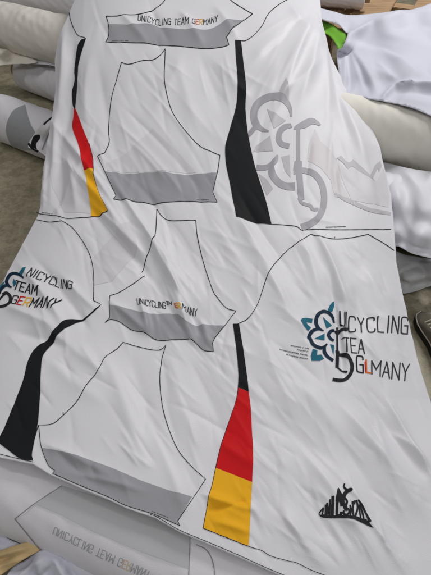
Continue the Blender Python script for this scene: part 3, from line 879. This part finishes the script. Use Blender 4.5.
# ---- black mountain badge at the lower right: letters standing on a band, fitted under a peak, with a rider
def letter(ch, tl, tr, br, bl_, w):
    q = []
    for st in GLY[ch]:
        pts = []
        for gx, gy in st:
            a = np.array(tl) * (1 - gx) + np.array(tr) * gx; b = np.array(bl_) * (1 - gx) + np.array(br) * gx
            pts.append(a * (1 - gy) + b * gy)
        q += ribbon_quads(M6(pts), w)
    return q
badge = [smooth_poly([M6([(20, 240), (48, 248), (90, 254), (180, 257), (250, 266), (325, 296)]), M6([(325, 296), (352, 286)]), M6([(352, 286), (406, 353)]), M6([(406, 353), (330, 322), (250, 291), (180, 281), (90, 273), (40, 262), (20, 240)])])]
badge += [taper(M6([(24, 240), (38, 218), (56, 196)]), .9, 1.3, 1.2), taper(M6([(296, 150), (324, 196), (350, 250), (380, 310)]), 1.4, 2.0, 3.0)]
badge += letter('U', (53, 208), (70, 182), (70, 254), (46, 250), 1.75) + letter('N', (80, 172), (98, 148), (98, 258), (79, 256), 1.75) + letter('I', (106, 134), (128, 126), (128, 260), (106, 260), 2.9)
badge += letter('C', (148, 140), (176, 176), (177, 256), (146, 258), 2.3) + [M6([(137, 128), (147, 72), (158, 62), (172, 92), (188, 122), (184, 172), (172, 178), (158, 148), (148, 160), (138, 160)])]
badge += [taper(M6([(192, 226), (194, 248), (210, 257), (226, 248), (229, 228), (216, 212)]), 1.6, 2.0, 1.6)]
badge += letter('N', (238, 192), (257, 166), (260, 268), (238, 264), 1.75) + letter('2', (268, 162), (288, 158), (300, 284), (272, 274), 1.9) + letter('0', (302, 186), (314, 204), (340, 292), (312, 290), 1.7)
badge += [taper(M6([(203, 28), (198, 50), (206, 66), (222, 76)]), 1.2, 2.0, 2.2), taper(M6([(244, 74), (215, 90), (196, 118), (186, 150)]), 3.4, 4.0, 3.8), smooth_poly([M6([(228, 78), (238, 64), (254, 66), (258, 78), (248, 90), (234, 92), (228, 78)])]),
          taper(M6([(194, 132), (214, 158), (206, 196), (212, 232)]), 3.0, 2.6, 2.0), taper(M6([(186, 146), (192, 190), (204, 226)]), 2.6, 2.2, 1.8)]
stamp('mountain_badge', badge, INK, SH, root, .0012, 1.2, 'black mountain badge with a rider above bold lettering')

# ---- prints on the roll in front
sp = [(62, 486), (100, 498), (144, 513), (186, 530), (191, 543), (189, 569), (160, 558), (130, 547), (90.5, 530), (60, 514), (35, 503.6), (48, 494)]
stamp('grey_band', [sp], FADEB, ROLLS, front, .0016)
lines('seam_line', [[(62, 486), (36, 502.8), (15, 518.8)], [(15, 518.8), (26, 532), (39, 548), (46, 556)], [(190, 536), (189, 569), (188, 590)], [(196, 545), (206, 550), (212, 560), (215, 575), (216, 590)]], .8, FADEL, ROLLS, front, .002)
word('team_lettering', 'UNICYCLING TEAM GERMANY', [(55, 526.8), (93.5, 545.4), (115, 555.4), (151, 571.5)], [(53, 533.8), (91, 553), (112, 563), (148, 579.5)], 0.62, {-1: FADED, 17: FADEO, 18: FADEY}, ROLLS, front, .002, flip=True)

# ------------------------------------------------------------------ rolls at the left
def roll_px(cL, cR, z, r, mat, label, group=GR, ext0=0.0, ext1=0.0, z1=None, **kw):
    a = at(cL[0], cL[1], z); b = at(cR[0], cR[1], z if z1 is None else z1)
    d = (b - a) / np.linalg.norm(b - a)
    return lathe_roll('fabric_roll', a - d * ext0, b + d * ext1, r, mat, label, group, **kw) + (a - d * ext0, d)


roll_px((12, 67), (54, 82), .127, .122, ROLLW, 'plain white roll with bare cardboard core end, lying under the cream roll', ext0=-.15, ext1=.85, wob=.005, seed=5, rcore=.056, cext=.10, spiral=.006)
roll_px((0, 26), (62, 41), .405, .155, CREAMD, 'thick dusty cream roll at the upper left, resting on a white roll', ext0=.45, ext1=.55, wob=.006, seed=6, spiral=.008, step_at=2.3)
roll_px((0, -10), (120, 6), .40, .15, ROLLW, 'white roll at the very top left, behind the thick cream roll', ext0=.6, ext1=.3, wob=.006, seed=7, spiral=.008, step_at=2.6)
r3, d3, a3, ax3 = roll_px((0, 117), (50, 136), .142, .140, ROLLW, 'white roll with a broad grey printed patch, lying on the bare floor', ext1=.75, wob=.003, seed=8)
cy3 = cyl_depth(a3, ax3, .1425)
S3 = Surf(lambda s, t, d: cy3(s, t, d)[0])
stamp('grey_patch', [smooth_poly([[(25, 104.8), (14, 110), (8, 120), (6, 131), (9, 141), (13, 147)], [(13, 147), (30, 150), (40, 146)], [(40, 146), (38, 138), (31, 125), (27, 114), (25, 104.8)]])], ROLLGREY, S3, r3, .0015)


# ------------------------------------------------------------------ loose cloths
def patch(name, poly, hfn, ridges, mat, label, cat, step=1.6, low=.004, seed=0, group=None, thick=.0018, smooth=True, nr=160, gain=1.0):
    rg = np.random.RandomState(seed)
    ws = [(rg.uniform(.03, .12), rg.uniform(.03, .12), rg.uniform(0, 6.28)) for _ in range(5)]
    def ex(s, t):
        z = 0
        for a, b, c in ws: z = z + low / 2.5 * np.sin(a * s + b * t * (1 if c > 3 else -1) + c)
        return z
    sf = Surf(plane_depth(hfn), ridges, None, ex, gain)
    ridges = list(ridges)
    pa = np.array(poly); lo = pa.min(0); hi = pa.max(0); nrd = int((hi[0] - lo[0]) * (hi[1] - lo[1]) / nr) if nr else 0
    for _ in range(nrd):
        x = rg.uniform(lo[0], hi[0]); y = rg.uniform(lo[1], hi[1]); an = rg.uniform(0, math.pi); ln = rg.uniform(10, 40)
        ridges.append((x, y, x + math.cos(an) * ln, y + math.sin(an) * ln, rg.uniform(1.5, 4), rg.uniform(-.004, .005), 1.0))
    sf.ridges = ridges
    q = catmull(list(poly) + [poly[0]], 4)[:-1] if smooth else [np.array(p) for p in poly]
    v, tr = fill([q], step)
    p = sf(v[:, 0], v[:, 1])
    o = mk(name, p, orient(p, tr), mat)
    m = o.modifiers.new('thickness', 'SOLIDIFY'); m.thickness = thick; m.offset = -1
    c = p.mean(0)
    o.data.transform(__import__('mathutils').Matrix.Translation(Vector(-c))); o.location = c
    tag(o, label, cat, group)
    return o, sf


def lin(pts):
    """height from control points (s,t,z) by smooth inverse distance weighting"""
    a = np.array(pts, float)
    def f(s, t):
        w = 1 / (((s[:, None] - a[:, 0]) ** 2 + (t[:, None] - a[:, 1]) ** 2) + 60) ** 1.5
        return (w * a[:, 2]).sum(1) / w.sum(1)
    return f


GC = 'loose cloths thrown on the pile'
# cream flap at left
patch('cloth_flap', [(-14, 46), (4, 49), (20, 54), (37, 60.5), (28, 63.5), (12, 64.5), (-14, 66)], lin([(0, 48, .36), (30, 60, .30), (10, 64, .26), (-14, 66, .25)]),
      [(0, 50, 20, 62, 3, .006, 1)], CREAMD, 'small cream cloth flap hanging below the thick cream roll', 'cloth', seed=21, group=GC)
patch('cloth_flap', [(29, 60.5), (38, 57.5), (50, 59), (66, 62), (66, 70), (52, 66), (40, 64.5), (32, 63.5)], lin([(30, 61, .285), (50, 60, .29), (66, 64, .29), (40, 64, .275)]),
      [(32, 62, 62, 64, 1.5, .008, 1)], SATIN, 'thin white cloth edge squeezed between the thick cream roll and the plain white roll', 'cloth', step=1.2, seed=29, group=GC)
# black and white printed cloth on the grey-patched roll
bw, bws = patch('printed_scrap', [(28, 147), (29, 141), (36, 131), (47, 120), (60, 112), (70, 112), (70, 165), (52, 160), (40, 152)],
                lin([(30, 145, .20), (48, 120, .335), (60, 114, .36), (50, 155, .17), (66, 140, .25), (66, 160, .18)]),
                [(36, 150, 54, 118, 3, .014, 1), (44, 154, 60, 122, 3, -.012, 1), (50, 158, 64, 126, 2.5, .012, 1), (32, 140, 44, 128, 2, .008, 1)], ROLLW,
                'crumpled white scrap with black printed shapes on the grey-patched roll', 'cloth', step=1.6, low=.006, seed=22, group=GC)
def stamp_on(o, name, polys, mat, sf, off=.001, step=1.6):
    v, tr = fill(polys, step); p = sf(v[:, 0], v[:, 1], off)
    c = mk(name, p, orient(p, tr), mat, o)
    return c
stamp_on(bw, 'black_print', [smooth_poly([[(30, 146), (33, 137), (40, 134), (41, 139), (36, 144), (37, 150)], [(37, 150), (30, 146)]])], BLACK, bws)
stamp_on(bw, 'black_print', ribs([[(44, 125), (48, 122), (53, 118)]], 2.0), BLACK, bws)
stamp_on(bw, 'black_print', ribs([[(28, 143), (33, 149), (38, 152)]], 2.2), BLACK, bws)
for q in ([(42, 150), (46, 140), (49, 132)], [(46, 152), (51, 141), (53, 134)]):
    stamp_on(bw, 'grey_print', ribs([q], 1.3), GREYB, bws)

# right side: cream bolt, satin bolt, crumpled sheet
roll_px((352, 124), (431, 143), .36, .145, CREAM, 'soft thick cream roll at the right, between two white cloths', ext0=.55, ext1=.6, wob=.0045, seed=9)
roll_px((386, 208), (431, 219), .17, .165, SATIN, 'white satin roll right of the sheet, below the cream roll', ext0=.5, ext1=.6, wob=.006, seed=10)
patch('satin_cloth', [(374, 160), (392, 164), (410, 169), (431, 172), (452, 176), (452, 262), (431, 258), (412, 254), (398, 246), (388, 246), (376, 225), (372, 190)],
      lin([(378, 168, .27), (420, 175, .35), (450, 180, .35), (378, 200, .28), (396, 195, .335), (425, 205, .375), (450, 210, .385), (380, 225, .25), (396, 228, .28), (420, 232, .34), (450, 240, .35), (390, 245, .20), (404, 248, .25), (425, 255, .26), (450, 262, .25)]),
      [(385, 168, 416, 245, 7, .016, 3), (402, 168, 426, 200, 5, .012, 2), (414, 190, 408, 250, 7, -.014, 3), (424, 176, 448, 250, 6, .012, 3), (388, 200, 400, 250, 6, -.010, 3), (395, 236, 440, 250, 4, .010, 2)],
      SATIN, 'glossy white satin cloth with soft folds draped over the roll right of the sheet', 'cloth', low=.004, seed=23, group=GC, nr=700)
patch('crumpled_cloth', [(318, 8), (332, 11), (345, 14), (362, 14.5), (380, 14), (395, 12.6), (412, 10.5), (452, 11), (452, 126), (431, 116), (405, 106.5), (380, 101), (358, 97), (342, 93), (338, 70), (337, 52), (342, 47), (347, 36), (342, 29), (333, 23.5), (318, 17)],
      lin([(320, 12, .63), (350, 18, .61), (390, 16, .62), (440, 14, .62), (345, 60, .50), (372, 60, .55), (410, 60, .58), (445, 60, .58), (355, 92, .49), (385, 99, .515), (420, 110, .52), (450, 124, .51), (342, 40, .585)]),
      [(342, 40, 378, 22, 3.5, .026, 2), (370, 27, 408, 13.5, 4, .026, 2), (400, 16, 452, 14, 5, .022, 2), (346, 34, 330, 14, 3, .010, 1.3), (347, 38, 343, 92, 3.5, .018, 2), (346, 38, 366, 98, 5, .010, 2), (350, 34, 410, 62, 7, -.016, 3), (350, 40, 442, 80, 6, .010, 3),
       (380, 101, 396, 86.5, 2.2, .020, 1.2), (392, 88, 416, 83, 2.2, .020, 1.2), (410, 83.5, 452, 87, 2.4, .018, 1.2), (396, 93, 446, 94, 4, -.010, 2), (420, 30, 452, 58, 9, -.010, 4), (362, 60, 430, 108, 8, .006, 3), (360, 42, 400, 48, 5, .006, 3), (352, 20, 345, 34, 3, -.006, 2), (352, 46, 380, 96, 3, .010, 2), (372, 44, 428, 76, 4, .012, 2), (385, 36, 446, 52, 5, .012, 3), (356, 56, 372, 98, 3, -.009, 2), (398, 60, 440, 78, 4, -.010, 2), (346, 52, 352, 96, 2.5, -.010, 1.5), (392, 28, 440, 24, 4, -.010, 2), (400, 100, 448, 108, 4, .012, 2), (376, 70, 402, 82, 4, .008, 2)],
      LILAC, 'lilac-white crumpled cloth spread at the upper right, below the wooden planks', 'cloth', low=.003, seed=24, group=GC, nr=400, gain=1.25)
# grey layered cloth by the floor
patch('grey_cloth', [(386, 246), (400, 254), (420, 258), (452, 262), (452, 288), (431, 286), (415, 291), (402, 293), (394, 288), (384, 270)],
      lin([(390, 255, .19), (440, 264, .20), (395, 285, .06), (420, 288, .05), (450, 286, .05), (415, 272, .12)]),
      [(396, 262, 450, 264, 3, .018, 1), (396, 272, 424, 262, 3, -.022, 1), (398, 280, 440, 272, 3, .020, 1), (404, 288, 450, 280, 3, -.016, 1), (400, 268, 412, 286, 3, .014, 1)],
      GREYW, 'dull grey-white cloth crumpled on the floor below the satin cloth', 'cloth', step=1.8, low=.008, seed=25, group=GC)
# front left: lilac cloth and tan paper
patch('crumpled_cloth', [(4, 580), (12, 566), (24, 560), (40, 550), (52, 552), (70, 562), (90, 572), (112, 582), (122, 600), (90, 625), (0, 625)],
      lin([(20, 570, .13), (48, 556, .17), (90, 575, .15), (30, 610, .08), (90, 615, .08)]),
      [(14, 580, 46, 556, 4, .016, 1.5), (30, 585, 58, 562, 3, -.014, 1), (52, 556, 74, 590, 4, .016, 1.5), (66, 564, 92, 598, 3, -.012, 1), (40, 560, 44, 600, 3, .012, 1)],
      LILAC, 'lilac-white crumpled cloth at the bottom edge in front of the lettered roll', 'cloth', step=1.8, low=.008, seed=26, group=GC)
patch('cloth_flap', [(-30, 520), (-8, 528), (10, 540), (22, 546), (8, 556), (-12, 560), (-30, 566)],
      lin([(-20, 530, .10), (10, 545, .12), (-20, 560, .08)]), [(-20, 545, 12, 548, 4, .012, 1)], LILAC, 'white cloth corner at the left edge, below the lettered roll', 'cloth', seed=28, group=GC)
patch('folded_paper', [(-30, 552), (-6, 552), (10, 547), (28, 542), (37, 545), (40, 550), (26, 558), (14, 566), (4, 573), (-12, 582), (-30, 590)],
      lin([(-20, 560, .13), (20, 548, .16), (36, 546, .16), (0, 570, .12)]),
      [(-20, 560, 34, 546, 2.5, .014, .8), (-20, 567, 36, 550, 2, -.010, .8), (-16, 574, 24, 556, 2.5, .012, .8), (-20, 556, 24, 547, 2, -.008, .8)],
      TAN, 'crumpled yellowish tan paper at the bottom left corner', 'paper', step=1.6, low=.003, seed=27)

# ------------------------------------------------------------------ green curved strip
patch('plastic_strip', [(320.5, 19.6), (326, 21.2), (334, 25.2), (341, 30.3), (347, 35), (344, 43), (340, 51), (337, 45.5), (332, 38), (327, 34), (320.5, 32)],
      lin([(322, 21, .605), (334, 25.5, .60), (346, 35, .585), (324, 33, .56), (332, 38, .555), (340, 50, .54)]), [], GREEN,
      'flat bright green curved plastic strip tucked between the sheet and the lilac cloth', 'plastic strip', step=1.2, low=.0, seed=40, thick=.004, nr=0)

# ------------------------------------------------------------------ pallet at the top right and the roll end on it
def box_verts(p0, ax, ay, az):
    return [p0 + ax * i + ay * j + az * k for i in (0, 1) for j in (0, 1) for k in (0, 1)]
BF = [(0, 1, 3, 2), (4, 6, 7, 5), (0, 4, 5, 1), (2, 3, 7, 6), (0, 2, 6, 4), (1, 5, 7, 3)]
def add_box(name, p0, ax, ay, az, mat, parent, bev=.004):
    o = mk(name, box_verts(p0, ax, ay, az), BF, mat, parent, smooth=False)
    bm = bmesh.new(); bm.from_mesh(o.data); bmesh.ops.recalc_face_normals(bm, faces=bm.faces)
    bmesh.ops.bevel(bm, geom=bm.edges[:], offset=bev, segments=2, affect='EDGES'); bm.to_mesh(o.data); bm.free()
    return o
zp = .50
e0 = at(398, 14, zp); e1 = at(410, -8, zp)           # the dark gap's direction
pd = (e1 - e0); pd /= np.linalg.norm(pd); pq = np.array([pd[1], -pd[0], 0.0])
prt = empty('wooden_pallet', np.array([e0[0], e0[1], 0]))
tag(prt, 'wooden pallet with brown planks at the top right, behind the lilac cloth', 'pallet')
base = e0 - pd * .35
zt = np.array([0, 0, .022])
for k, off_ in enumerate((-.575, -.285, .075, .38, .67)):
    add_box('plank', base + pq * off_ + np.array([0, 0, -.022]), pd * 1.2, pq * (.225 if off_ < 0 else .235), zt, WOOD, prt)
for k in range(3):
    add_box('bearer', base + pq * -.58 + pd * (.02 + k * .53) + np.array([0, 0, -.104]), pq * 1.49, pd * .10, np.array([0, 0, .08]), WOOD, prt)
for i in range(3):
    for j in range(3):
        b0 = base + pq * (-.57 + i * .67) + pd * (.02 + j * .53)
        add_box('leg', np.array([b0[0], b0[1], 0]), pq * .12, pd * .10, np.array([0, 0, zp - .106]), WOOD, prt)
roll_px((290, -8), (362, -3), zp + .085, .072, ROLLW, 'thin white roll end at the top, lying on the pallet planks', ext0=.45, ext1=.02, wob=.005, seed=12, core=True)

# ------------------------------------------------------------------ shoe on the floor at the right edge
def shoe():
    L_ = .29
    tip = at(416, 300, 0.0); heel = at(450, 372, 0.0)
    fw = tip - heel; fw[2] = 0; fw /= np.linalg.norm(fw); sd = np.array([fw[1], -fw[0], 0])
    o0 = at(424, 346, 0.0) + sd * 0.042 - fw * .13
    rt = empty('shoe', o0)
    def outline(u, grow=0):
        w = np.interp(u, [0, .06, .2, .4, .6, .75, .88, .95, 1], [.0, .026, .035, .033, .043, .048, .042, .030, 0])
        return w
    us_ = 0.5 - 0.5 * np.cos(np.linspace(0, math.pi, 30))
    def loft(name, rows, mat, closed_top=True):
        """rows: list of (scale, z function)"""
        V, F = [], []
        for (sc, zf, ins) in rows:
            ring = []
            for u in us_: ring.append((u, 1))
            for u in us_[::-1][1:-1]: ring.append((u, -1))
            for (u, sg) in ring:
                w = outline(u) * sc
                x = (u - .5) * (L_ - ins * 2) + .5 * L_
                V.append(o0 + fw * x + sd * sg * w + np.array([0, 0, zf(u)]))
        n = len(ring)
        for i in range(len(rows) - 1):
            for j in range(n):
                F.append((i * n + j, i * n + (j + 1) % n, (i + 1) * n + (j + 1) % n, (i + 1) * n + j))
        F.append(tuple(range(n))[::-1])
        if closed_top:
            b = (len(rows) - 1) * n
            F.append(tuple(b + k for k in range(n)))
        o = mk(name, V, F, mat, rt)
        bm = bmesh.new(); bm.from_mesh(o.data); bmesh.ops.recalc_face_normals(bm, faces=bm.faces); bm.to_mesh(o.data); bm.free()
        return o
    loft('sole', [(1.02, lambda u: .002, .004), (1.10, lambda u: .010, 0), (1.10, lambda u: .026, 0), (1.02, lambda u: .031, .003)], RUBBER)
    def top(u): return np.interp(u, [0, .1, .3, .42, .6, .8, .95, 1], [.098, .10, .092, .096, .078, .056, .044, .036])
    loft('upper', [(1.0, lambda u: .027, .005), (1.02, lambda u: .027 + (top(u) - .027) * .4, .005), (.9, lambda u: .027 + (top(u) - .027) * .75, .012), (.62, lambda u: .027 + (top(u) - .027) * .96, .022), (.30, lambda u: top(u) + .001, .034)], SHOE)
    # toe cap rand and laces
    V, F = [], []
    def tube(pts, r, name, mat):
        V, F = [], []
        pts = catmull(pts, 6)
        for i, p in enumerate(pts):
            t = pts[min(i + 1, len(pts) - 1)] - pts[max(i - 1, 0)]; t /= np.linalg.norm(t)
            a = np.cross(t, [0, 0, 1]); a /= np.linalg.norm(a) + 1e-9; b = np.cross(a, t)
            for k in range(8): V.append(p + r * (a * math.cos(k * math.pi / 4) + b * math.sin(k * math.pi / 4)))
        for i in range(len(pts) - 1):
            for k in range(8): F.append((i * 8 + k, i * 8 + (k + 1) % 8, (i + 1) * 8 + (k + 1) % 8, (i + 1) * 8 + k))
        mk(name, V, F, mat, rt)
    for u in (.50, .57, .64, .71):
        w = outline(u) * .62; z = float(.027 + (top(u) - .027) * .99) + .001
        pts = [o0 + fw * u * L_ + sd * (-w * 1.08) + np.array([0, 0, z - .006]), o0 + fw * (u * L_ + .006) + np.array([0, 0, z + .004]), o0 + fw * (u * L_ + .012) + sd * (w * 1.08) + np.array([0, 0, z - .006])]
        tube(pts, .0032, 'lace', LACE)
    # stitched rand along the side
    pts = []
    for u in np.linspace(.25, .99, 16):
        pts.append(o0 + fw * u * L_ * .985 - sd * (outline(min(u, .985)) * 1.03 + .001) + np.array([0, 0, .040]))
    tube(pts, .0028, 'piping', LACE)
    tag(rt, 'khaki laced shoe with black sole standing on the floor at the right edge', 'shoe')
shoe()
